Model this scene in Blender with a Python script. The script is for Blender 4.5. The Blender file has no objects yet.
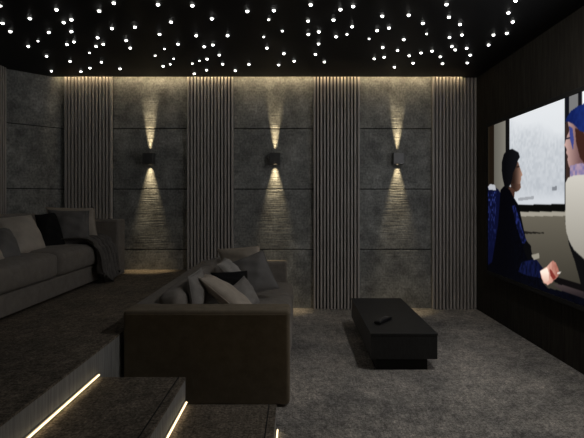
import bpy, bmesh, math, random
import numpy as np
from mathutils import Vector, Matrix

random.seed(7)
C = bpy.context.scene.collection
SC = bpy.context.scene

# ------------------------------------------------------------------ measures (metres)
F = 510.0                    # focal length in pixels of a 584x438 frame
VX, VY = 297.0, 199.0        # vanishing point of the room's long axis
CAM_Z = 1.416
D = 6.623                    # back wall
PLAT = 0.50                  # height of the upper platform
CEIL = 2.974
XR = 2.31                    # right wall
SX = 2.25                    # plane of the screen picture


def at(px, py, d):
    """point of the room seen at a photo position, d metres into the room"""
    s = d / F
    return Vector(((px - VX) * s, d, CAM_Z - (py - VY) * s))


# ------------------------------------------------------------------ materials
def srgb(r, g, b):
    f = lambda c: (c / 255 / 12.92) if c <= 10.3 else ((c / 255 + 0.055) / 1.055) ** 2.4
    return (f(r), f(g), f(b), 1)


def mat(name, col, rough=0.7, var=0.0, scale=6.0, bump=0.0, bscale=60.0, metal=0.0, spec=0.5,
        stretch=(1, 1, 1), detail=6, sheen=0.0, weave=0.0, tint=None):
    m = bpy.data.materials.new(name)
    m.use_nodes = True
    nt = m.node_tree
    n = nt.nodes
    b = n['Principled BSDF']
    b.inputs['Roughness'].default_value = rough
    b.inputs['Metallic'].default_value = metal
    b.inputs['Specular IOR Level'].default_value = spec
    if sheen:
        b.inputs['Sheen Weight'].default_value = sheen
    c = Vector(col[:3])
    tc = n.new('ShaderNodeTexCoord')
    mp = n.new('ShaderNodeMapping')
    mp.inputs['Scale'].default_value = stretch
    nt.links.new(tc.outputs['Object'], mp.inputs['Vector'])
    nz = n.new('ShaderNodeTexNoise')
    nz.inputs['Scale'].default_value = scale
    nz.inputs['Detail'].default_value = detail
    nz.inputs['Roughness'].default_value = 0.62
    nt.links.new(mp.outputs['Vector'], nz.inputs['Vector'])
    rp = n.new('ShaderNodeValToRGB')
    rp.color_ramp.elements[0].position = 0.3
    rp.color_ramp.elements[1].position = 0.7
    lo = c * (1 - var)
    hi = c * (1 + var)
    if tint:
        hi = Vector((hi.x * tint[0], hi.y * tint[1], hi.z * tint[2]))
    rp.color_ramp.elements[0].color = (*lo, 1)
    rp.color_ramp.elements[1].color = (*hi, 1)
    nt.links.new(nz.outputs['Fac'], rp.inputs['Fac'])
    nt.links.new(rp.outputs['Color'], b.inputs['Base Color'])
    if bump or weave:
        h = n.new('ShaderNodeTexNoise')
        h.inputs['Scale'].default_value = bscale
        h.inputs['Detail'].default_value = 4
        nt.links.new(mp.outputs['Vector'], h.inputs['Vector'])
        bp = n.new('ShaderNodeBump')
        bp.inputs['Strength'].default_value = bump or weave
        bp.inputs['Distance'].default_value = 0.01
        src = h.outputs['Fac']
        if weave:
            w = n.new('ShaderNodeTexWave')
            w.wave_type = 'BANDS'
            w.bands_direction = 'DIAGONAL'
            w.inputs['Scale'].default_value = 90
            w.inputs['Distortion'].default_value = 2
            nt.links.new(tc.outputs['Object'], w.inputs['Vector'])
            ad = n.new('ShaderNodeMath')
            ad.operation = 'ADD'
            nt.links.new(h.outputs['Fac'], ad.inputs[0])
            nt.links.new(w.outputs['Fac'], ad.inputs[1])
            src = ad.outputs[0]
        nt.links.new(src, bp.inputs['Height'])
        nt.links.new(bp.outputs['Normal'], b.inputs['Normal'])
    return m


def emis(name, col, strength):
    m = bpy.data.materials.new(name)
    m.use_nodes = True
    nt = m.node_tree
    nt.nodes.clear()
    o = nt.nodes.new('ShaderNodeOutputMaterial')
    e = nt.nodes.new('ShaderNodeEmission')
    e.inputs['Color'].default_value = (*col[:3], 1)
    e.inputs['Strength'].default_value = strength
    nt.links.new(e.outputs[0], o.inputs['Surface'])
    return m


def carpet_material(name, col, var):
    """dark hand-loomed rug: worn patches, fine ribs both ways"""
    m = mat(name, col, 0.95, var, 1.7, 0.55, 160, spec=0.15, detail=9, tint=(1.06, 1.0, 0.94))
    nt = m.node_tree
    n = nt.nodes
    b = n['Principled BSDF']
    base = b.inputs['Base Color'].links[0].from_socket
    tc = [x for x in n if x.type == 'TEX_COORD'][0]

    def mult(prev, fac, lo):
        r = n.new('ShaderNodeMapRange')
        r.inputs['From Min'].default_value = 0.3
        r.inputs['From Max'].default_value = 0.7
        r.inputs['To Min'].default_value = lo
        r.inputs['To Max'].default_value = 2 - lo
        nt.links.new(fac, r.inputs['Value'])
        mx = n.new('ShaderNodeVectorMath')
        mx.operation = 'SCALE'
        nt.links.new(prev, mx.inputs[0])
        nt.links.new(r.outputs['Result'], mx.inputs['Scale'])
        return mx.outputs[0]
    out = base
    for st, sc, lo in (((4, 60, 1), 2.0, 0.84), ((70, 5, 1), 1.6, 0.84), ((1, 1, 1), 55, 0.6), ((1, 1, 1), 14, 0.80), ((1, 1, 1), 110, 0.66)):
        mp = n.new('ShaderNodeMapping')
        mp.inputs['Scale'].default_value = st
        nt.links.new(tc.outputs['Object'], mp.inputs['Vector'])
        z = n.new('ShaderNodeTexNoise')
        z.inputs['Scale'].default_value = sc
        z.inputs['Detail'].default_value = 3
        nt.links.new(mp.outputs['Vector'], z.inputs['Vector'])
        out = mult(out, z.outputs['Fac'], lo)
    nt.links.new(out, b.inputs['Base Color'])
    return m


def stone_material(name, col):
    """mottled dark concrete: cloudy patches, fine grain and faint horizontal scoring"""
    m = mat(name, col, 0.6, 0.33, 3.2, 0.0, 22, spec=0.4, detail=13, tint=(1.0, 1.0, 0.98))
    nt = m.node_tree
    n = nt.nodes
    b = n['Principled BSDF']
    tc = [x for x in n if x.type == 'TEX_COORD'][0]
    out = b.inputs['Base Color'].links[0].from_socket
    hs = []
    for st, sc, lo, det in (((1, 1, 1), 9, 0.72, 9), ((1, 1, 0.8), 45, 0.66, 5), ((1.5, 1.5, 34), 2.2, 0.93, 5)):
        mp = n.new('ShaderNodeMapping')
        mp.inputs['Scale'].default_value = st
        nt.links.new(tc.outputs['Object'], mp.inputs['Vector'])
        z = n.new('ShaderNodeTexNoise')
        z.inputs['Scale'].default_value = sc
        z.inputs['Detail'].default_value = det
        nt.links.new(mp.outputs['Vector'], z.inputs['Vector'])
        r = n.new('ShaderNodeMapRange')
        r.inputs['From Min'].default_value = 0.3
        r.inputs['From Max'].default_value = 0.7
        r.inputs['To Min'].default_value = lo
        r.inputs['To Max'].default_value = 2 - lo
        nt.links.new(z.outputs['Fac'], r.inputs['Value'])
        mx = n.new('ShaderNodeVectorMath')
        mx.operation = 'SCALE'
        nt.links.new(out, mx.inputs[0])
        nt.links.new(r.outputs['Result'], mx.inputs['Scale'])
        out = mx.outputs[0]
        hs.append(z.outputs['Fac'])
    nt.links.new(out, b.inputs['Base Color'])
    ad = n.new('ShaderNodeMath')
    ad.operation = 'ADD'
    nt.links.new(hs[0], ad.inputs[0])
    nt.links.new(hs[2], ad.inputs[1])
    bp = n.new('ShaderNodeBump')
    bp.inputs['Strength'].default_value = 0.30
    bp.inputs['Distance'].default_value = 0.012
    nt.links.new(ad.outputs[0], bp.inputs['Height'])
    nt.links.new(bp.outputs['Normal'], b.inputs['Normal'])
    return m


M = {
    'stone': stone_material('dark_concrete', (0.375, 0.39, 0.39)),
    'joint': mat('joint_shadow_gap', (0.012, 0.012, 0.012), 0.9),
    'slat': mat('smoked_oak', (0.74, 0.70, 0.67), 0.6, 0.22, 5, 0.15, 40, stretch=(8, 8, 0.6)),
    'felt': mat('black_felt', (0.012, 0.012, 0.012), 0.95),
    'ceiling': mat('black_ceiling_paint', (0.011, 0.011, 0.012), 0.6, 0.1, 3, spec=0.22),
    'darkwall': mat('black_brown_fabric_wall', (0.036, 0.032, 0.026), 0.85, 0.45, 6, 0.2, 50, stretch=(1, 6, 0.5), spec=0.2),
    'carpet': carpet_material('charcoal_carpet', (0.42, 0.413, 0.402), 0.46),
    'carpet_up': carpet_material('shade_darkened_brown_carpet', (0.225, 0.200, 0.168), 0.30),  # brown carpet, with the sofa's shade on the platform darkened into it
    'riser': mat('grey_riser_cladding', (0.38, 0.38, 0.37), 0.75, 0.28, 6, 0.2, 30, stretch=(3, 8, 0.7)),
    'sofa': mat('taupe_sofa_fabric', (0.33, 0.30, 0.27), 0.92, 0.14, 14, weave=0.25, bscale=220, spec=0.2, sheen=0.15),
    'sofa_side': mat('warm_tinted_sofa_fabric', (0.285, 0.235, 0.168), 0.92, 0.16, 14, weave=0.25, bscale=220, spec=0.2, sheen=0.1),  # sofa fabric with the warm step light on the near armrest tinted in
    'cream': mat('cream_linen', (0.74, 0.67, 0.59), 0.9, 0.10, 9, weave=0.3, bscale=160, spec=0.2),
    'sand': mat('sand_linen', (0.68, 0.60, 0.51), 0.9, 0.12, 9, weave=0.3, bscale=160, spec=0.2),
    'pale': mat('pale_grey_linen', (0.62, 0.59, 0.56), 0.9, 0.10, 9, weave=0.3, bscale=160, spec=0.2),
    'grey': mat('slate_grey_linen', (0.27, 0.26, 0.255), 0.9, 0.14, 9, weave=0.3, bscale=160, spec=0.2),
    'midgrey': mat('mid_grey_linen', (0.38, 0.36, 0.34), 0.9, 0.14, 9, weave=0.3, bscale=160, spec=0.2),
    'black': mat('black_velvet', (0.018, 0.018, 0.019), 0.9, 0.1, 9, weave=0.2, bscale=160, spec=0.15),
    'throw': mat('charcoal_knit', (0.25, 0.232, 0.22), 0.95, 0.22, 18, weave=0.5, bscale=120, spec=0.15),
    'table': mat('black_oak_veneer', (0.032, 0.032, 0.033), 0.5, 0.2, 10, 0.05, 60, stretch=(6, 0.7, 2), spec=0.4),
    'plinth': mat('matt_black_plinth', (0.010, 0.010, 0.010), 0.8),
    'metal': mat('anthracite_metal', (0.24, 0.24, 0.245), 0.42, 0.1, 20, metal=0.9),
    'sofafoot': mat('black_foot', (0.012, 0.012, 0.012), 0.6),
    'plastic': mat('black_plastic', (0.012, 0.012, 0.013), 0.28, 0.05, 10, spec=0.6),
    'button': mat('grey_rubber_button', (0.16, 0.16, 0.165), 0.5),
    'frame': mat('black_velvet_frame', (0.010, 0.010, 0.010), 0.85),
    'trim': mat('dark_metal_trim', (0.07, 0.068, 0.062), 0.5, 0.1, 10, metal=0.3),
    'channel': mat('aluminium_channel', (0.20, 0.19, 0.17), 0.4, 0.05, 10, metal=0.8),
    'star': emis('star_point_light', (1.0, 0.985, 0.95), 11),
    'starfaint': emis('faint_star_point_light', (1.0, 0.985, 0.95), 10),
    'cove': emis('warm_cove_diode', (1.0, 0.76, 0.44), 16.0),
    'step': emis('warm_step_diode', (1.0, 0.77, 0.46), 2.6),
    'opal': emis('added_lamp_glow', (1.0, 0.96, 0.91), 132.0),  # glow of the unseen lamp added to brighten the room
    'lens': emis('warm_lamp_lens', (1.0, 0.80, 0.50), 1.2),
}


# ------------------------------------------------------------------ object helpers
def box(bm, x0, x1, y0, y1, z0, z1, r=0.0, seg=3):
    res = bmesh.ops.create_cube(bm, size=1.0)
    vs = res['verts']
    for v in vs:
        v.co = Vector(((x0 + x1) / 2 + v.co.x * (x1 - x0), (y0 + y1) / 2 + v.co.y * (y1 - y0), (z0 + z1) / 2 + v.co.z * (z1 - z0)))
    if r > 0:
        es = list({e for v in vs for e in v.link_edges})
        bmesh.ops.bevel(bm, geom=es, offset=r, segments=seg, profile=0.5, affect='EDGES')
    return bm


def nb():
    return bmesh.new()


def bx(*a, **k):
    return box(nb(), *a, **k)


def root_of(o):
    while o.parent:
        o = o.parent
    return o


def obj(name, bm, m, parent=None, smooth=False):
    """link one mesh; vertices arrive in room coordinates"""
    bmesh.ops.recalc_face_normals(bm, faces=bm.faces)
    me = bpy.data.meshes.new(name)
    bm.verts.ensure_lookup_table()
    if parent:
        off = Vector(root_of(parent).location)
    else:
        xs = [v.co.x for v in bm.verts]
        ys = [v.co.y for v in bm.verts]
        zs = [v.co.z for v in bm.verts]
        off = Vector(((min(xs) + max(xs)) / 2, (min(ys) + max(ys)) / 2, min(zs)))
    bmesh.ops.translate(bm, verts=bm.verts, vec=-off)
    bm.to_mesh(me)
    bm.free()
    if smooth:
        for p in me.polygons:
            p.use_smooth = True
    for mm in (m if isinstance(m, list) else [m]):
        me.materials.append(mm)
    o = bpy.data.objects.new(name, me)
    C.objects.link(o)
    if parent:
        o.parent = parent
    else:
        o.location = off
    return o


def thing(name, label, cat, loc, group=None):
    o = bpy.data.objects.new(name, None)
    o.empty_display_size = 0.1
    C.objects.link(o)
    o.location = loc
    return tag(o, label, cat, group)


def tag(o, label, cat, group=None):
    o['label'] = label
    o['category'] = cat
    if group:
        o['group'] = group
    return o


def struct(name, bm, m, label=None, smooth=False):
    o = obj(name, bm, m, None, smooth)
    o['kind'] = 'structure'
    if label:
        o['label'] = label
    return o


def cyl(bm, c, r, h, seg=20, axis='Z'):
    res = bmesh.ops.create_cone(bm, cap_ends=True, segments=seg, radius1=r, radius2=r, depth=h)
    rot = Matrix() if axis == 'Z' else Matrix.Rotation(math.pi / 2, 4, 'X' if axis == 'Y' else 'Y')
    for v in res['verts']:
        v.co = rot @ v.co + Vector(c)
    return bm


def prism(pts, z0, z1):
    bm = nb()
    lo = [bm.verts.new((x, y, z0)) for x, y in pts]
    hi = [bm.verts.new((x, y, z1)) for x, y in pts]
    n = len(pts)
    bm.faces.new(lo)
    bm.faces.new(hi)
    for i in range(n):
        bm.faces.new((lo[i], lo[(i + 1) % n], hi[(i + 1) % n], hi[i]))
    return bm


# ------------------------------------------------------------------ room shell
YB = -2.2                                  # wall behind the camera
CX, CY = -3.026, D                         # back-left corner
WX, WY = -3.50, 6.068                      # where the splayed panel meets the side wall
PX = -1.207                                # front edge of the platform

struct('floor', bx(PX - 0.02, XR + 0.1, YB, D + 0.1, -0.12, 0.0), M['carpet'], 'charcoal carpeted floor in front of the screen')
bm = prism([(PX, YB), (PX, D), (CX, CY), (WX, WY), (WX, YB)], -0.02, PLAT - 0.012)
struct('platform', bm, M['riser'], 'raised platform along the left side, clad in grey')
bm = prism([(PX, YB), (PX, D), (CX, CY), (WX, WY), (WX, YB)], PLAT - 0.012, PLAT)
struct('floor_platform', bm, M['carpet_up'], 'brown carpet of the raised platform, sofa shade darkened into its colour')

# back wall: concrete slabs with open joints
ROWS = [(0.0, 0.755), (0.766, 1.539), (1.550, 2.325), (2.336, 3.22)]
bm = bx(-3.9, XR + 0.15, D + 0.03, D + 0.13, -0.1, 3.25)
bm2 = nb()
for x0, x1 in ((-3.06, -2.70), (-2.694, -1.13), (-1.124, 0.50), (0.506, 2.05), (2.056, XR + 0.02)):
    for z0, z1 in ROWS:
        box(bm2, x0, x1, D, D + 0.035, z0, z1, 0.003, 1)
me_tmp = bpy.data.meshes.new('tmp')
bm2.to_mesh(me_tmp)
bm2.free()
nf = len(bm.faces)
bm.from_mesh(me_tmp)
bm.faces.ensure_lookup_table()
for i, f in enumerate(bm.faces):
    f.material_index = 1 if i < nf else 0
struct('wall_back', bm, [M['stone'], M['joint']], 'back wall of dark concrete slabs with thin open joints')

# splayed concrete corner panel and the left wall
ux, uy = (WX - CX), (WY - CY)
L = math.hypot(ux, uy)
ux, uy = ux / L, uy / L
nx, ny = -uy, ux                            # outward or inward; pick the outward side
if nx * (0 - CX) + ny * (3 - CY) > 0:
    nx, ny = -nx, -ny


def splay(s0, s1, t0, t1, z0, z1):
    P = lambda s, t: (CX + ux * s + nx * t, CY + uy * s + ny * t)
    return prism([P(s0, t0), P(s1, t0), P(s1, t1), P(s0, t1)], z0, z1)


bm = splay(-0.05, L + 0.05, 0.03, 0.12, -0.1, 3.25)
nf = len(bm.faces)
for z0, z1 in ROWS:
    b2 = splay(0.0, L - 0.01, 0.0, 0.035, z0, z1)
    b2.to_mesh(me_tmp)
    b2.free()
    bm.from_mesh(me_tmp)
for i, f in enumerate(bm.faces):
    f.material_index = 1 if i < nf else 0
struct('wall_corner', bm, [M['stone'], M['joint']], 'splayed concrete wall panel in the back left corner')
struct('wall_left', bx(WX - 0.12, WX, YB, WY, -0.1, 3.25), M['stone'], 'left wall of dark concrete')
struct('wall_right', bx(XR, XR + 0.12, YB, D + 0.1, -0.1, 3.25), M['darkwall'], 'black brown right wall that carries the screen')
struct('wall_front', bx(-3.7, XR + 0.12, YB - 0.12, YB, -0.1, 3.25), M['stone'], 'wall behind the viewer')

# ceiling: dropped black slab with a cove slot along the back wall
COVE_Y = D - 0.12
COVE_X = 2.14
bm = prism([(-3.62, YB), (XR + 0.1, YB), (XR + 0.1, D + 0.1), (COVE_X, D + 0.1), (COVE_X, COVE_Y), (-3.62, COVE_Y)], CEIL, CEIL + 0.10)
struct('ceiling', bm, M['ceiling'], 'black dropped ceiling studded with star lights')
struct('ceiling_slot', bx(-3.7, XR + 0.12, YB - 0.1, D + 0.13, 3.22, 3.30), M['ceiling'], 'upper ceiling above the cove slot')
o = obj('cove_strip', bx(-3.05, COVE_X - 0.01, COVE_Y + 0.001, COVE_Y + 0.010, CEIL + 0.035, CEIL + 0.050), M['cove'])
tag(o, 'warm light strip hidden in the ceiling slot along the top of the back wall', 'light')


# ------------------------------------------------------------------ slat panels
def slat_panel(x0, x1, label, left_floor=0.0, step_x=None, n=14, first=None):
    zb = lambda x: (PLAT if (step_x is not None and x < step_x) else left_floor)
    e = thing('slat_panel', label, 'wall panel', ((x0 + x1) / 2, D, zb((x0 + x1) / 2)), 'slatted wood panels on the walls')
    b = nb()
    if step_x is not None and x0 < step_x < x1:
        box(b, x0, step_x, D - 0.018, D - 0.001, PLAT + 0.001, 3.2)
        box(b, step_x, x1, D - 0.018, D - 0.001, 0.001, 3.2)
    else:
        box(b, x0, x1, D - 0.018, D - 0.001, zb(x0) + 0.001, 3.2)
    obj('backing_board', b, M['felt'], e)
    p = (x1 - x0 - 0.024) / (n - 1)
    s = nb()
    for i in range(n):
        xa = x0 + i * p
        box(s, xa, xa + 0.024, D - 0.078, D - 0.018, zb(xa + 0.024) + 0.001, 3.2, 0.002, 1)
    obj('slats', s, M['slat'], e)
    return e


slat_panel(-2.985, -2.383, 'slatted grey wood wall panel behind the left sofa, in the back left corner', PLAT)
slat_panel(-1.410, -0.820, 'slatted grey wood wall panel between the left and middle wall lights, behind the near sofa', 0.0, PX)
slat_panel(0.214, 0.805, 'slatted grey wood wall panel behind the coffee table, left of the right wall light')
slat_panel(1.742, XR - 0.006, 'slatted grey wood wall panel in the right corner beside the screen wall', n=13)
e = thing('slat_panel', 'slatted wood panel at the left frame edge, on the side wall', 'wall panel', (WX, 5.7, PLAT), 'slatted wood panels on the walls')
obj('backing_board', bx(WX + 0.001, WX + 0.018, 5.40, WY - 0.03, PLAT + 0.001, CEIL - 0.002), M['felt'], e)
s = nb()
for i in range(14):
    ya = 5.41 + i * 0.0465
    box(s, WX + 0.018, WX + 0.06, ya, ya + 0.024, PLAT + 0.001, CEIL - 0.002, 0.002, 1)
obj('slats', s, M['slat'], e)

# ------------------------------------------------------------------ wall lights
def spot(name, loc, down, angle, power, blend, parent, tilt=0):
    l = bpy.data.lights.new(name, 'SPOT')
    l.energy = power
    l.color = (1.0, 0.77, 0.45)
    l.spot_size = math.radians(angle)
    l.spot_blend = blend
    l.shadow_soft_size = 0.008
    o = bpy.data.objects.new(name, l)
    C.objects.link(o)
    o.parent = parent
    o.location = Vector(loc) - Vector(parent.location)
    o.rotation_euler = (math.radians(tilt), 0, 0) if down else (math.pi - math.radians(tilt), 0, 0)
    return o


def sconce(x, label):
    z0, z1 = 1.862, 2.006
    w = 0.066
    y1 = D - 0.001
    y0 = D - 0.125
    e = thing('wall_light', label, 'wall light', (x, D, z0), 'box wall lights on the back wall')
    b = nb()
    t = 0.006
    box(b, x - w, x + w, y0, y0 + t, z0, z1, 0.001, 1)
    box(b, x - w, x + w, y1 - 0.010, y1, z0, z1)
    box(b, x - w, x - w + t, y0 + t, y1 - 0.010, z0, z1)
    box(b, x + w - t, x + w, y0 + t, y1 - 0.010, z0, z1)
    obj('housing', b, M['metal'], e)
    zc = (z0 + z1) / 2
    b = bx(x - w + t, x + w - t, y0 + t, D - 0.062, zc - 0.012, zc + 0.012)
    obj('lamp_carrier', b, M['plinth'], e)
    for s in (-1, 1):
        obj('lamp_lens', cyl(nb(), (x, D - 0.082, zc + s * 0.0135), 0.016, 0.003), M['lens'], e)
    spot('down_beam', (x, D - 0.040, z1 - 0.020), True, 33, 52.0, 0.95, e, 0)
    spot('up_beam', (x, D - 0.040, z0 + 0.020), False, 20, 105.0, 0.95, e, 2)


sconce(-1.904, 'dark box wall light with up and down beams, leftmost, above the left sofa end')
sconce(-0.284, 'dark box wall light with up and down beams, middle one, above the near sofa')
sconce(1.300, 'box wall light with a lit grey front, rightmost, above the coffee table')

# ------------------------------------------------------------------ steps with light strips
ST_END = 3.10
ST_BEG = -0.6


def step(x0, x1, h, label):
    o = struct('step', bx(x0, x1, ST_BEG, ST_END, 0.0, h - 0.012), M['riser'], label)
    obj('tread', bx(x0, x1 + 0.004, ST_BEG, ST_END + 0.002, h - 0.012, h, 0.002, 1), M['carpet_up'], o)
    obj('nosing', bx(x1 - 0.045, x1 - 0.038, ST_BEG + 0.01, ST_END - 0.002, h - 0.002, h + 0.0015), M['plinth'], o)
    return o


X1, X2 = -0.678, -0.128
step(PX + 0.001, X1, 0.333, 'upper carpeted step beside the raised platform')
step(X1 + 0.001, X2, 0.167, 'lower carpeted step in front of the near sofa')


def strip(x, z, label):
    e = thing('step_light', label, 'light', (x, (ST_BEG + ST_END) / 2, z), 'warm light strips at the foot of the steps')
    obj('channel', bx(x + 0.001, x + 0.006, ST_BEG, ST_END - 0.01, z + 0.002, z + 0.029), M['channel'], e)
    obj('diffuser', bx(x + 0.006, x + 0.015, ST_BEG, ST_END - 0.012, z + 0.015, z + 0.0235, 0.003, 2), M['step'], e)


strip(PX, 0.333, 'warm light strip at the foot of the platform riser, above the upper step')
strip(X1, 0.167, 'warm light strip between the upper and the lower step')
strip(X2, 0.0, 'warm light strip at floor level, at the foot of the lowest step')


# ------------------------------------------------------------------ soft shapes
def cushion(bm, x0, x1, y0, y1, z0, z1, r=0.05, puff=0.02, seg=4, n=10):
    """upholstered block: rounded edges, softly domed faces"""
    b = nb()
    box(b, -1, 1, -1, 1, -1, 1)
    bmesh.ops.subdivide_edges(b, edges=b.edges[:], cuts=n, use_grid_fill=True)
    hx, hy, hz = (x1 - x0) / 2, (y1 - y0) / 2, (z1 - z0) / 2
    c = Vector(((x0 + x1) / 2, (y0 + y1) / 2, (z0 + z1) / 2))
    h = Vector((hx, hy, hz))
    for v in b.verts:
        u = v.co.copy()
        p = Vector((u.x * hx, u.y * hy, u.z * hz))
        inner = Vector([max(-h[i] + r, min(h[i] - r, p[i])) for i in range(3)])
        d = p - inner
        if d.length > 1e-9:
            # round the corner
            p = inner + d.normalized() * r if sum(1 for i in range(3) if abs(d[i]) > 1e-6) > 1 else p
        w = lambda a, q: (1 - a * a) * (1 - q * q)
        if abs(abs(u.x) - 1) < 1e-6:
            p.x += math.copysign(puff * w(u.y, u.z), u.x)
        if abs(abs(u.y) - 1) < 1e-6:
            p.y += math.copysign(puff * w(u.x, u.z), u.y)
        if abs(abs(u.z) - 1) < 1e-6:
            p.z += math.copysign(puff * w(u.x, u.y), u.z)
        v.co = p + c
    t = bpy.data.meshes.new('tmp')
    b.to_mesh(t)
    b.free()
    bm.from_mesh(t)
    bpy.data.meshes.remove(t)
    return bm


def lean(bm, y_axis_point, ang):
    """tilt about an axis along the room (through x,z)"""
    x, z = y_axis_point
    bmesh.ops.rotate(bm, verts=bm.verts, cent=(x, 0, z), matrix=Matrix.Rotation(ang, 3, 'Y'))
    return bm


def pillow(name, corners, t, m, label, seed, group):
    """scatter cushion over four corner points (TL, TR, BR, BL as seen by the viewer)"""
    TL, TR, BR, BL = corners
    n = 26
    rnd = random.Random(seed)
    ph = [rnd.uniform(0, 6.28) for _ in range(6)]
    nrm = ((TR - BL).cross(TL - BR)).normalized()
    bm = nb()
    grids = []
    for side in (1, -1):
        g = []
        for j in range(n + 1):
            row = []
            for i in range(n + 1):
                u, v = i / n, j / n
                a, b = 2 * u - 1, 2 * v - 1
                # concave edges, sharp corners
                pin = 0.055
                aa = a * (1 - pin * (1 - b * b))
                bb = b * (1 - pin * (1 - a * a))
                U, V = (aa + 1) / 2, (bb + 1) / 2
                p = TL * (1 - U) * (1 - V) + TR * U * (1 - V) + BR * U * V + BL * (1 - U) * V
                h = max(0.0, (1 - abs(a) ** 2.6)) ** 0.55 * max(0.0, (1 - abs(b) ** 2.6)) ** 0.55
                wr = 0.006 * math.sin(5 * a + 3 * b + ph[0]) * h + 0.004 * math.sin(9 * b - 4 * a + ph[1]) * h
                # creases running from the corners
                cr = 0.010 * math.exp(-((a - b) / 0.16) ** 2) * (abs(a) ** 2) * h
                p = p + nrm * side * (t / 2 * h + (wr - cr) * (1 if h > 0.02 else 0))
                edge = i in (0, n) or j in (0, n)
                if edge and side < 0:
                    row.append(grids[0][j][i])
                else:
                    row.append(bm.verts.new(p))
            g.append(row)
        grids.append(g)
        for j in range(n):
            for i in range(n):
                q = (g[j][i], g[j][i + 1], g[j + 1][i + 1], g[j + 1][i])
                bm.faces.new(q if side > 0 else q[::-1])
    e = obj(name, bm, m, None, True)
    tag(e, label, 'pillow', group)
    # piping round the seam
    pts = []
    for i in range(n):
        pts.append(grids_edge(TL, TR, BR, BL, i / n, 0))
    for i in range(n):
        pts.append(grids_edge(TL, TR, BR, BL, 1, i / n))
    for i in range(n):
        pts.append(grids_edge(TL, TR, BR, BL, 1 - i / n, 1))
    for i in range(n):
        pts.append(grids_edge(TL, TR, BR, BL, 0, 1 - i / n))
    obj('piping', tube(pts, 0.0045, True), m, e, True)
    return e


def grids_edge(TL, TR, BR, BL, u, v):
    a, b = 2 * u - 1, 2 * v - 1
    pin = 0.055
    aa = a * (1 - pin * (1 - b * b))
    bb = b * (1 - pin * (1 - a * a))
    U, V = (aa + 1) / 2, (bb + 1) / 2
    return TL * (1 - U) * (1 - V) + TR * U * (1 - V) + BR * U * V + BL * (1 - U) * V


def tube(pts, r, closed=False, seg=6):
    bm = nb()
    n = len(pts)
    rings = []
    for i, p in enumerate(pts):
        a = pts[(i - 1) % n] if closed or i > 0 else p
        b = pts[(i + 1) % n] if closed or i < n - 1 else p
        d = (b - a).normalized()
        s = d.cross(Vector((0.31, 0.2, 0.93))).normalized()
        q = d.cross(s)
        rings.append([bm.verts.new(p + (s * math.cos(k * 2 * math.pi / seg) + q * math.sin(k * 2 * math.pi / seg)) * r) for k in range(seg)])
    for i in range(n if closed else n - 1):
        A, B = rings[i], rings[(i + 1) % n]
        for k in range(seg):
            bm.faces.new((A[k], A[(k + 1) % seg], B[(k + 1) % seg], B[k]))
    return bm


# ------------------------------------------------------------------ sofas
def arm_part(x0, x1, y0, y1, z0, z1, m, e):
    a = obj('armrest', bx(x0, x1, y0, y1, z0, z1, 0.024, 5), m, e)
    # welt seam just under the rounded top edge
    q = 0.0015
    pts = [Vector((x0 + 0.02, y0 - q, z1 - 0.026)), Vector((x1 - 0.024, y0 - q, z1 - 0.026)), Vector((x1 + q, y0 + 0.024, z1 - 0.026)), Vector((x1 + q, y1 - 0.024, z1 - 0.026))]
    obj('piping', tube(pts, 0.004), m, a, True)
    return a


def sofa(label, xb, xf, y0, y1, z, arm_h, seat_h, far_arm_xf, near_arm_xf, skirt, n_seats=3, arm=0.25):
    e = thing('sofa', label, 'sofa', ((xb + xf) / 2, (y0 + y1) / 2, z))
    lm = M['sofa']
    obj('base', bx(xb + 0.02, xf - 0.03, y0 + arm - 0.01, y1 - arm + 0.01, z + skirt, z + 0.20, 0.012, 3), lm, e)
    obj('backrest', bx(xb, xb + 0.20, y0 + arm - 0.01, y1 - arm + 0.01, z + skirt, z + arm_h - 0.004, 0.02, 4), lm, e)
    arm_part(xb, near_arm_xf, y0, y0 + arm, z + skirt, z + arm_h, M['sofa_side'], e)
    arm_part(xb, far_arm_xf, y1 - arm, y1, z + skirt, z + arm_h, lm, e)
    ya, yb = y0 + arm, y1 - arm
    w = (yb - ya) / n_seats
    for i in range(n_seats):
        obj('seat_cushion', cushion(nb(), xb + 0.18, xf, ya + i * w + 0.004, ya + (i + 1) * w - 0.004, z + 0.20, z + seat_h, 0.06, 0.018, n=14), lm, e, True)
        b = cushion(nb(), xb + 0.19, xb + 0.36, ya + i * w + 0.006, ya + (i + 1) * w - 0.006, z + seat_h - 0.005, z + arm_h + 0.055, 0.055, 0.02, n=14)
        lean(b, (xb + 0.19, z + seat_h), math.radians(-7))
        obj('back_cushion', b, lm, e, True)
    for sx in (xb + 0.08, min(far_arm_xf, near_arm_xf, xf) - 0.08):
        for sy in (y0 + 0.1, y1 - 0.1):
            obj('foot', cyl(nb(), (sx, sy, z + skirt / 2 + 0.001), 0.025, skirt), M['sofafoot'], e)
    return e


sofa('taupe fabric sofa in the middle with its dark armrest side towards the viewer', -1.185, -0.055, 3.47, 6.37, 0.0, 0.655, 0.425, -0.125, -0.050, 0.012)
sofa('long taupe sofa on the raised platform at the left, with a throw over its end', -3.24, -2.16, 3.20, 6.10, PLAT, 0.680, 0.43, -2.055, -2.055, 0.03, 2)

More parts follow.
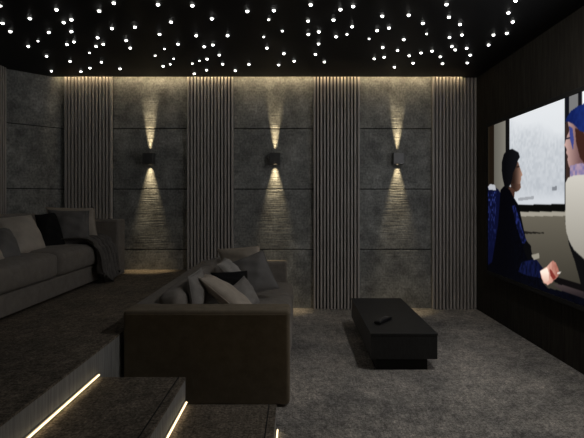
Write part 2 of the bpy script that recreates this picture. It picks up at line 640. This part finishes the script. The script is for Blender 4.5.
G = 'pillows on the near sofa'
pillow('throw_pillow', [at(217, 249, 5.75), at(259, 246, 5.50), at(268, 272, 5.25), at(226, 280, 5.55)], 0.15, M['sand'],
       'sand coloured pillow at the far end of the near sofa, with one bright upper corner', 1, G)
pillow('throw_pillow', [at(230, 263, 5.25), at(263, 250, 5.28), at(279, 288, 5.00), at(247, 296, 4.90)], 0.17, M['grey'],
       'large slate grey pillow on the near sofa, tilted against the sand pillow', 2, G)
pillow('throw_pillow', [at(217, 265, 4.98), at(225, 258, 5.28), at(246, 276, 5.12), at(240, 286, 4.80)], 0.11, M['pale'],
       'small pale grey pillow on the near sofa, between the black and the large grey one', 3, G)
pillow('throw_pillow', [at(211, 273, 4.66), at(247, 271, 4.92), at(250, 294, 4.76), at(221, 297, 4.50)], 0.13, M['black'],
       'black pillow on the near sofa, behind the beige front pillow', 4, G)
pillow('throw_pillow', [at(228, 290, 4.40), at(244, 276, 4.72), at(260, 302, 4.55), at(246, 312, 4.25)], 0.12, M['midgrey'],
       'mid grey pillow on the near sofa, its pointed corner beside the black pillow', 5, G)
pillow('throw_pillow', [at(199, 278, 4.05), at(205, 274, 4.45), at(258, 310, 4.36), at(250, 322, 3.95)], 0.14, M['sand'],
       'beige pillow at the front of the near sofa, its lit edge sloping to the right', 6, G)
pillow('throw_pillow', [at(188, 277, 3.92), at(201, 268, 4.35), at(206, 303, 4.25), at(194, 316, 3.84)], 0.11, M['midgrey'],
       'mid grey pillow on the near sofa, standing upright nearest its backrest', 7, G)

G = 'pillows on the left sofa'
pillow('throw_pillow', [at(45, 207, 5.80), at(94.5, 208, 5.80), at(98, 240, 5.66), at(60, 246, 5.60)], 0.13, M['sand'],
       'sand coloured pillow against the far armrest of the left sofa, behind the grey pillow', 8, G)
pillow('throw_pillow', [at(48, 210, 5.70), at(89, 211, 5.66), at(90, 242, 5.45), at(58, 249, 5.32)], 0.15, M['grey'],
       'slate grey pillow on the left sofa, in front of the sand pillow by the throw', 9, G)
pillow('throw_pillow', [at(35, 215, 5.50), at(57, 212, 5.68), at(66, 247, 5.30), at(40, 251, 5.02)], 0.13, M['black'],
       'black pillow on the left sofa, between the cream and the grey pillow', 10, G)
pillow('throw_pillow', [at(-8, 219, 4.72), at(31, 215, 5.21), at(47, 250, 5.00), at(14, 256, 4.45)], 0.17, M['cream'],
       'large cream pillow on the left sofa, the brightest one', 11, G)
pillow('throw_pillow', [at(-16, 230, 4.30), at(9, 229, 4.62), at(22, 257, 4.32), at(-8, 264, 3.92)], 0.15, M['grey'],
       'slate grey pillow at the left frame edge, leaning on the cream pillow', 12, G)
pillow('throw_pillow', [at(-34, 240, 4.0), at(-5, 243, 4.25), at(4, 258, 4.05), at(-24, 272, 3.72)], 0.14, M['cream'],
       'cream pillow cut by the left frame edge, only its rounded corner showing', 13, G)


# ------------------------------------------------------------------ throw over the left sofa's end
def throw():
    z = PLAT
    path = [(-2.52, z + 0.452), (-2.42, z + 0.462), (-2.32, z + 0.466), (-2.24, z + 0.462), (-2.175, z + 0.440),
            (-2.135, z + 0.39), (-2.125, z + 0.33), (-2.125, z + 0.26), (-2.13, z + 0.19), (-2.135, z + 0.12), (-2.13, z + 0.06)]
    # denser path
    P = []
    for i in range(len(path) - 1):
        for k in range(6):
            f = k / 6
            P.append((path[i][0] * (1 - f) + path[i + 1][0] * f, path[i][1] * (1 - f) + path[i + 1][1] * f))
    P.append(path[-1])
    nv = 72
    bm = nb()
    g = []
    n = len(P)
    for i, (x, zz) in enumerate(P):
        s = i / (n - 1)
        hang = max(0.0, (s - 0.38) / 0.62)
        row = []
        for j in range(nv + 1):
            q = j / nv
            spread = 0.56 - 0.12 * hang + 0.05 * (1 - s)
            cy = 5.60 + 0.02 * math.sin(3 * s)
            y = cy + (q - 0.5) * spread + 0.014 * math.sin(q * 30 + 2 * s)
            fold = (math.sin(q * 37 + 1.2 * math.sin(2.2 * s + q * 3)) * 0.6 + 0.4 * math.sin(q * 71 + 2.0 + 1.5 * s))
            amp = 0.016 + 0.054 * hang
            out = amp * (fold + 1.0)
            up = 0.020 * (1 - hang) * (fold + 1.0) if s < 0.42 else 0.0
            bottom = (0.05 * math.sin(q * 9 + 0.5) + 0.03 * math.sin(q * 23)) * hang ** 3
            row.append(bm.verts.new((x + (out if s > 0.36 else out * max(0, (s - 0.2) / 0.16)), y, max(z + 0.012, zz + up + bottom + (0.01 if s < .36 else 0)))))
        g.append(row)
    for i in range(n - 1):
        for j in range(nv):
            bm.faces.new((g[i][j], g[i][j + 1], g[i + 1][j + 1], g[i + 1][j]))
    # give the cloth a thickness along its own normals
    bm.normal_update()
    back = [[bm.verts.new(v.co - v.normal * 0.007) for v in row] for row in g]
    for i in range(n - 1):
        for j in range(nv):
            bm.faces.new((back[i][j], back[i + 1][j], back[i + 1][j + 1], back[i][j + 1]))
    for i in range(n - 1):
        for j in (0, nv):
            bm.faces.new((g[i][j], g[i + 1][j], back[i + 1][j], back[i][j]))
    for j in range(nv):
        for i in (0, n - 1):
            bm.faces.new((g[i][j], g[i][j + 1], back[i][j + 1], back[i][j]))
    o = obj('throw_blanket', bm, M['throw'], None, True)
    tag(o, 'charcoal knitted throw hanging in folds over the end of the left sofa', 'blanket')


throw()

# ------------------------------------------------------------------ coffee table and remote
TY0, TY1 = 4.20, 5.705
e = thing('coffee_table', 'low black block coffee table on a recessed plinth in front of the screen', 'table', (0.886, (TY0 + TY1) / 2, 0))
obj('tabletop', bx(0.606, 1.162, TY0, TY1, 0.290, 0.308, 0.003, 2), M['table'], e)
b = bx(0.610, 1.158, TY0 + 0.004, TY1 - 0.004, 0.094, 0.2895, 0.003, 2)
obj('body', b, M['table'], e)
obj('plinth', bx(0.655, 1.082, TY0 + 0.035, TY1 - 0.05, 0.0, 0.0935), M['plinth'], e)


def remote():
    c = Vector((0.775, 4.60, 0.308))
    ang = math.atan2(0.19, 0.13)
    e = thing('remote_control', 'slim black remote control lying on the coffee table', 'remote control', c)
    R = Matrix.Rotation(ang - math.pi / 2, 3, 'Z')

    def place(bm):
        for v in bm.verts:
            v.co = R @ v.co + c
        return bm
    b = nb()
    cushion(b, -0.034, 0.034, -0.125, 0.125, 0.001, 0.030, 0.012, 0.002)
    for v in b.verts:                       # waisted middle
        v.co.x *= 0.86 + 0.14 * (abs(v.co.y) / 0.125) ** 2
    obj('body', place(b), M['plastic'], e, True)
    obj('dial', place(cyl(nb(), (0, 0.055, 0.032), 0.022, 0.004)), M['button'], e)
    for j in range(4):
        for i in (-1, 0, 1):
            obj('button', place(cyl(nb(), (i * 0.015, 0.008 - j * 0.024, 0.0322), 0.0052, 0.003, 10)), M['button'], e)


remote()

# ------------------------------------------------------------------ star lights
stars = []
T1 = [(220, 37), (386, 42), (443, 11), (116, 71), (10, 90), (40, 122), (248, 87), (278, 76), (278, 122), (190, 125), (436, 110), (525, 105),
      (148, 159, 1), (110, 180), (261, 172), (288, 162), (380, 146), (374, 180), (402, 172), (348, 205, 1), (491, 157), (507, 186), (181, 218),
      (273, 238), (395, 241), (350, 264), (315, 278), (200, 276), (467, 267), (2, 22, 1)]
T2 = [(70, 17), (204, 21), (280, 72), (418, 43), (521, 40), (121, 85), (501, 76, 1), (76, 133), (219, 138), (341, 138), (482, 143, 1), (554, 120, 1),
      (148, 171), (95, 190, 1), (59, 216, 1), (250, 181), (284, 174), (494, 186), (560, 208), (309, 213), (131, 228, 1), (118, 250, 1), (90, 257),
      (204, 247, 1), (231, 236, 1), (261, 229), (322, 249), (371, 274), (259, 272), (211, 286), (424, 250), (540, 252)]
T3 = [(120, 18), (235, 36), (285, 24), (109, 81), (208, 77), (398, 62), (501, 58), (556, 90), (110, 133), (151, 123), (281, 103), (378, 118),
      (424, 108), (218, 142), (261, 133, 1), (347, 151, 1), (482, 153), (571, 131, 1), (150, 170), (400, 184), (458, 196), (138, 211), (503, 216),
      (549, 205), (55, 237), (173, 240), (367, 228), (405, 222), (518, 245), (446, 261)]
T4 = [(103, 16), (113, 66), (156, 94), (115, 145), (163, 135), (124, 180), (137, 193), (182, 187), (47, 198), (195, 214), (79, 220), (88, 247),
      (184, 244), (344, 49), (361, 84), (286, 135), (338, 129), (267, 174), (372, 2)]
for x0, T in ((0, T1), (140, T2), (280, T3), (420, T4)):
    for t in T:
        stars.append((x0 + t[0] / 3.893, t[1] / 3.893, len(t) > 2))
BANDS = [(-99, 64, 'the far left concrete corner'), (64, 112, 'the slats behind the left sofa'), (112, 149, 'the left half of the left bay'),
         (149, 187, 'the right half of the left bay'), (187, 233, 'the slats behind the near sofa'),
         (233, 272, 'the left half of the middle bay'), (272, 313, 'the right half of the middle bay'),
         (313, 360, 'the slats behind the table'), (360, 395, 'the left half of the right bay'),
         (395, 432, 'the right half of the right bay'), (432, 999, 'the slats at the screen')]
ORD = ['nearest the wall', 'second from the wall', 'third from the wall', 'fourth from the wall', 'fifth from the wall',
       'sixth from the wall', 'seventh from the wall', 'eighth from the wall', 'ninth from the wall', 'tenth from the wall',
       'eleventh from the wall', 'twelfth from the wall', 'thirteenth from the wall', 'fourteenth from the wall',
       'fifteenth from the wall', 'sixteenth from the wall', 'seventeenth from the wall', 'eighteenth from the wall',
       'nineteenth from the wall', 'twentieth from the wall', 'twenty-first from the wall']


def dome(r):
    bm = nb()
    top = bm.verts.new((0, 0, -r * 0.95))
    prev = None
    rings = []
    for k, (rr, zz) in enumerate(((0.55, -0.82), (0.9, -0.42), (1.0, 0.0))):
        rings.append([bm.verts.new((r * rr * math.cos(a * math.pi / 5), r * rr * math.sin(a * math.pi / 5), r * zz)) for a in range(10)])
    for a in range(10):
        b = (a + 1) % 10
        bm.faces.new((top, rings[0][a], rings[0][b]))
        bm.faces.new((rings[0][a], rings[1][a], rings[1][b], rings[0][b]))
        bm.faces.new((rings[1][a], rings[2][a], rings[2][b], rings[1][b]))
    return bm


star_mesh = {}
for faint in (False, True):
    b = dome(0.0135 if not faint else 0.0098)
    me = bpy.data.meshes.new('star_light')
    bmesh.ops.recalc_face_normals(b, faces=b.faces)
    b.to_mesh(me)
    b.free()
    me.materials.append(M['starfaint' if faint else 'star'])
    star_mesh[faint] = me
for lo, hi, where in BANDS:
    grp = sorted([s for s in stars if lo <= s[0] < hi], key=lambda s: -s[1])
    for i, (px, py, faint) in enumerate(grp):
        d = (CEIL - CAM_Z) * F / (VY - py)
        o = bpy.data.objects.new('star_light', star_mesh[faint])
        C.objects.link(o)
        o.location = ((px - VX) * d / F, d, CEIL)
        tag(o, ('faint ' if faint else '') + 'star light over %s, %s' % (where, ORD[i]), 'light', 'star lights in the black ceiling')

# ------------------------------------------------------------------ lamp added out of view to brighten the room beyond the screen's light
LX, LY = 1.42, 3.50
e = thing('added_ceiling_lamp', 'unseen round opal lamp added under the ceiling to brighten the room', 'ceiling lamp', (LX, LY, CEIL - 0.11))
obj('stem', cyl(nb(), (LX, LY, CEIL - 0.0405), 0.012, 0.079, 16), M['trim'], e)
obj('base', cyl(nb(), (LX, LY, CEIL - 0.083), 0.095, 0.008, 40), M['trim'], e)
b = dome(0.09)
bmesh.ops.scale(b, verts=b.verts, vec=(1, 1, 0.35))
bmesh.ops.translate(b, verts=b.verts, vec=(LX, LY, CEIL - 0.0872))
obj('diffuser', b, M['opal'], e, True)

# ------------------------------------------------------------------ screen
YS0, YS1 = 2.02, 6.005            # near end, lengthened out of view for more light, and far end
ZS0, ZS1 = 0.575, 2.262
e = thing('projection_screen', 'large screen on the right wall showing two people in a train', 'screen', (XR, (YS0 + YS1) / 2, ZS0))
b = bx(SX + 0.004, XR - 0.001, YS0 - 0.035, YS1 + 0.035, ZS0 - 0.035, ZS1 + 0.035)
obj('casing', b, M['frame'], e)
fr = nb()
for a in ((YS0 - 0.04, YS1 + 0.04, ZS1, ZS1 + 0.04), (YS0 - 0.04, YS1 + 0.04, ZS0 - 0.04, ZS0), (YS0 - 0.04, YS0, ZS0, ZS1), (YS1, YS1 + 0.04, ZS0, ZS1)):
    box(fr, SX - 0.012, SX + 0.004, a[0], a[1], a[2], a[3], 0.002, 1)
obj('frame', fr, M['frame'], e)


# the film picture: a still of a train compartment, in film coordinates (v across from the far end, w up), metres on the cloth
def still():
    nzz = int((ZS1 - ZS0) / 0.0065)
    ys = np.concatenate([np.linspace(YS1, 3.9, 330), np.linspace(3.9, YS0, 90)[1:]])
    nyy = len(ys) - 1
    Y = ys[None, :].repeat(nzz + 1, 0)
    Z = np.linspace(ZS0, ZS1, nzz + 1)[:, None].repeat(nyy + 1, 1)
    X = VX + SX * F / Y
    P = VY - (Z - CAM_Z) * F / Y
    img = np.zeros(X.shape + (3,))

    def col(*c):
        return np.array(c, float)

    def inside(pts):
        r = np.zeros(X.shape, bool)
        n = len(pts)
        for i in range(n):
            x0, y0 = pts[i]
            x1, y1 = pts[(i + 1) % n]
            if y0 == y1:
                continue
            c = ((y0 > P) != (y1 > P)) & (X < (x1 - x0) * (P - y0) / (y1 - y0) + x0)
            r ^= c
        return r

    def fill(pts, c, c2=None, k=None):
        m = inside(pts)
        if c2 is None:
            img[m] = c
        else:
            f = np.clip(k, 0, 1)[m][:, None]
            img[m] = np.array(c) * (1 - f) + np.array(c2) * f

    rs = np.random.RandomState(3)

    def smooth(ny, nx):
        g = rs.rand(ny, nx)
        yy = np.linspace(0, ny - 1.001, X.shape[0])[:, None]
        xx = np.linspace(0, nx - 1.001, X.shape[1])[None, :]
        iy, ix = yy.astype(int), xx.astype(int)
        fy, fx = yy - iy, xx - ix
        fy = fy * fy * (3 - 2 * fy)
        fx = fx * fx * (3 - 2 * fx)
        return (g[iy, ix] * (1 - fy) * (1 - fx) + g[iy + 1, ix] * fy * (1 - fx) + g[iy, ix + 1] * (1 - fy) * fx + g[iy + 1, ix + 1] * fy * fx)

    big = smooth(9, 14)
    fine = smooth(60, 100)
    far = 700
    # compartment wall
    img[:] = col(84, 80, 71)
    fill([(480, 205), (far, 205), (far, 420), (480, 420)], col(96, 91, 80), col(52, 49, 42), (P - 215) / 75)
    # left: dark post, grey pillar, window rubber
    fill([(480, 80), (489.5, 80), (489.5, 330), (480, 330)], col(30, 25, 18))
    fill([(489.5, 80), (494, 80), (494, 330), (489.5, 330)], col(26, 19, 13))
    fill([(494, 80), (506, 80), (506, 210), (494, 210)], col(90, 87, 80), col(118, 115, 106), (X - 494) / 12)
    fill([(505.5, 80), (510, 80), (510, 210), (505.5, 210)], col(14, 14, 14))
    # window with a snowy view
    win = [(510, 60), (564.5, 40), (564.5, 204), (509, 206)]
    fill(win, col(212, 215, 218), col(194, 198, 203), (P - 110) / 90)
    m = inside(win)
    trees = np.clip((P - 138 + 26 * big) / 22, 0, 1) * np.clip((200 - P) / 12, 0, 1) * (0.35 + 0.65 * fine)
    img[m] -= (trees[m] * 26)[:, None] * np.array([1.0, 0.95, 0.88])
    fill([(552, 187), (557, 186), (557, 190), (552, 191)], col(120, 124, 130))
    fill([(518, 198), (534, 196), (534, 199), (518, 201)], col(150, 153, 158))
    # sill
    fill([(509, 205), (564.5, 204), (564.5, 211.5), (509, 212)], col(9, 9, 8))
    fill([(509, 212), (566, 211.5), (566, 216), (509, 216.5)], col(150, 145, 133))
    fill([(519, 231), (544, 232.5), (544, 233.5), (519, 234)], col(30, 28, 24))
    # right window divider
    fill([(564.5, 40), (569, 40), (569, 210), (564.5, 210)], col(16, 17, 22))
    fill([(569, 40), (578, 40), (578, 150), (569, 150)], col(112, 112, 112))
    fill([(578, 30), (582, 30), (582, 150), (578, 150)], col(20, 20, 24))
    fill([(582, 0), (far, 0), (far, 215), (582, 215)], col(226, 229, 232), col(206, 211, 216), (P - 90) / 110)
    # blue seat behind the man
    fill([(480, 188), (492, 186), (498, 189), (505, 200), (505, 305), (480, 305)], col(9, 12, 38), col(44, 56, 120), np.clip(fine * 2.2 - 1.0, 0, 1) * (X < 496) * np.clip((250 - P) / 50, 0, 1))
    fill([(488, 187), (490, 184), (495, 185), (496, 190), (489, 190)], col(170, 172, 178))
    # man: face, neck, cap, coat
    face = [(516, 158), (518.5, 163), (520, 168), (521.5, 172), (522.6, 175), (521, 177), (521.2, 179.5), (520.4, 182), (520.6, 185), (521, 187.5), (519, 190.5), (516, 192),
            (512, 190), (510.5, 184), (512, 172)]
    fill(face, col(34, 23, 19), col(158, 124, 107), ((X - 513) / 8.5).clip(0, 1) ** 1.3)
    fill([(511, 183.5), (520.5, 184), (520.8, 188), (518, 191), (513, 191), (511, 188)], col(48, 33, 27), col(98, 72, 60), (X - 514) / 6)
    fill([(509, 186), (515, 190), (514, 199), (508, 199)], col(66, 44, 36))
    fill([(516.5, 166.5), (519.5, 166), (519.6, 167.2), (516.5, 168)], col(34, 22, 18))
    cap = [(507.3, 150.3), (512.8, 149), (518.5, 152.4), (519.9, 157), (517.6, 161), (516.4, 166), (513, 173), (512, 180), (510, 185.5), (504.6, 187), (502.5, 178), (501.6, 170),
           (501.8, 162), (503.8, 154)]
    fill(cap, col(7, 7, 9), col(20, 21, 26), (X - 505) / 20)
    coat = [(500.5, 190), (504, 186), (510, 190), (513.5, 197), (518.5, 205), (521, 216), (526, 240), (531, 250), (534, 260), (540, 265), (544, 270), (542, 282), (548, 288),
            (566, 292), (590, 300), (590, 340), (484, 340), (484, 268), (492, 262), (498, 225)]
    fill(coat, col(4, 4, 7), col(6, 7, 15), np.clip((X - 505) / 30, 0, 1) * fine * 1.4)
    fill([(512, 206), (515, 205), (525, 237), (529, 245), (522, 243), (517, 228)], col(9, 12, 36), col(30, 38, 92), np.clip(fine * 2 - 0.7, 0, 1))
    fill([(522, 262), (536, 259), (543, 268), (541, 278), (530, 276), (518, 272)], col(6, 8, 22), col(18, 24, 62), fine)
    fill([(531, 255), (539, 253), (539.5, 258), (534, 260)], col(140, 135, 122))
    fill([(526, 240), (531, 246), (532, 258), (528, 260), (523, 248)], col(8, 8, 10))
    # hands folded in the lap
    fill([(540, 271), (547, 266.5), (551, 262), (553, 260.5), (556, 263), (558.5, 269), (559.5, 274), (556, 279), (552, 282.5), (548, 285), (544, 283), (541.5, 278)],
         col(206, 158, 142), col(150, 92, 80), np.clip((X - 547) / 11 + (fine - .5) * .5, 0, 1))
    fill([(540, 271), (547, 267.5), (549, 273), (549, 280), (546, 283), (543.5, 281)], col(240, 222, 206), col(206, 164, 146), (P - 272) / 12)
    fill([(549.5, 269), (551.5, 270), (556, 277.5), (553.5, 280), (550.5, 276)], col(120, 46, 40))
    fill([(557, 272.5), (561, 271.5), (560, 274), (557.5, 274)], col(205, 196, 186))
    # legs / arm rest
    fill([(553, 281), (558, 277), (600, 290), (600, 297), (566, 288)], col(12, 10, 11))
    fill([(553, 284), (562, 285), (600, 296), (600, 303), (562, 291)], col(66, 56, 56), col(36, 30, 32), (P - 284) / 12)
    # the other passenger in profile behind a white seat
    fill([(565.5, 124), (568.5, 117), (575, 110), (590, 102), (640, 92), (640, 200), (566, 180)], col(52, 38, 34))
    fill([(567.5, 121), (569.5, 130), (566, 139), (564.3, 145.5), (566.8, 149), (566.2, 153), (568, 156), (567.4, 160), (568.8, 166), (572.5, 173), (584, 178), (600, 178), (584, 132), (577, 124)],
         col(188, 156, 148), col(104, 76, 76), (X - 565) / 15)
    fill([(569.2, 126), (572.5, 128), (574, 140), (573, 150), (570, 140)], col(58, 66, 128))
    fill([(564.8, 138), (570, 137), (570, 138.5), (565.2, 140)], col(36, 30, 40))
    fill([(575, 128), (583, 131), (590, 150), (590, 170), (580, 158), (576, 142)], col(56, 32, 26))
    fill([(565.2, 122), (567, 117), (571, 111), (578, 106), (590, 101), (640, 92), (640, 150), (590, 134), (580, 131), (573, 124), (568, 121.5)],
         col(14, 26, 76), col(26, 46, 112), (X - 565) / 30 + (fine - .5) * .4)
    fill([(570, 166), (580, 163), (600, 166), (600, 182), (570, 178)], col(176, 146, 156), col(104, 102, 150), fine)
    seat = [(565.3, 183), (568, 177.5), (574, 175.5), (600, 174), (640, 178), (far, 230), (far, 420), (640, 330), (600, 282), (584, 259), (574, 250), (569, 241), (566.4, 232), (565.3, 222)]
    fill([(565, 220), (569, 245), (575, 262), (581, 285), (600, 330), (far, 420), (far, 300), (600, 240)], col(12, 12, 13))
    fill(seat, col(192, 188, 179), col(132, 128, 118), (P - 178) / 95)
    # blend cell edges
    for _ in range(1):
        a = img.copy()
        a[1:-1, 1:-1] = (img[1:-1, 1:-1] * 4 + img[:-2, 1:-1] + img[2:, 1:-1] + img[1:-1, :-2] + img[1:-1, 2:]) / 8
        img[:] = a
    c = np.clip(img, 0, 255) / 255
    lin = np.where(c <= 0.04045, c / 12.92, ((c + 0.055) / 1.055) ** 2.4)
    verts = np.stack([np.full(Y.size, SX), Y.ravel(), Z.ravel()], 1)
    off = np.array(e.location)
    verts = verts - off
    idx = np.arange(Y.size).reshape(Y.shape)
    faces = np.stack([idx[:-1, :-1], idx[1:, :-1], idx[1:, 1:], idx[:-1, 1:]], -1).reshape(-1, 4)
    me = bpy.data.meshes.new('picture')
    me.from_pydata(verts.tolist(), [], faces.tolist())
    at_ = me.color_attributes.new('film', 'FLOAT_COLOR', 'POINT')
    rgba = np.ones((Y.size, 4), dtype=np.float32)
    rgba[:, :3] = lin.reshape(-1, 3)
    at_.data.foreach_set('color', rgba.ravel())
    me.update()
    m = bpy.data.materials.new('lit_film_picture')
    m.use_nodes = True
    nt = m.node_tree
    nt.nodes.clear()
    out = nt.nodes.new('ShaderNodeOutputMaterial')
    em = nt.nodes.new('ShaderNodeEmission')
    va = nt.nodes.new('ShaderNodeVertexColor')
    va.layer_name = 'film'
    em.inputs['Strength'].default_value = 1.2
    nt.links.new(va.outputs['Color'], em.inputs['Color'])
    nt.links.new(em.outputs[0], out.inputs['Surface'])
    me.materials.append(m)
    o = bpy.data.objects.new('picture', me)
    C.objects.link(o)
    o.parent = e
    o['label'] = 'lit picture of a man in a dark cap seated by a snowy train window'


still()

# ------------------------------------------------------------------ world, camera, view
w = bpy.data.worlds.new('World')
SC.world = w
w.use_nodes = True
w.node_tree.nodes['Background'].inputs[0].default_value = (0.5, 0.5, 0.5, 1)
w.node_tree.nodes['Background'].inputs[1].default_value = 0.0

cd = bpy.data.cameras.new('camera')
cam = bpy.data.objects.new('camera', cd)
C.objects.link(cam)
cam.location = (0, 0, CAM_Z)
cam.rotation_euler = (math.pi / 2, 0, 0)
cd.sensor_width = 36
cd.lens = F / 584 * 36
cd.shift_x = -(VX - 292) / 584
cd.shift_y = -(219 - VY) / 584
cd.clip_start = 0.02
SC.camera = cam

vs = SC.view_settings
SC.display_settings.display_device = 'sRGB'
vs.view_transform = 'Standard'
vs.look = 'None'
vs.exposure = 0.0
vs.gamma = 1.0
vs.use_curve_mapping = False
SC.cycles.use_denoising = True
SC.cycles.max_bounces = 8
SC.cycles.diffuse_bounces = 4
SC.cycles.sample_clamp_indirect = 3.0
SC.cycles.caustics_reflective = False
SC.cycles.caustics_refractive = False
for me in list(bpy.data.meshes):
    if me.users == 0:
        bpy.data.meshes.remove(me)
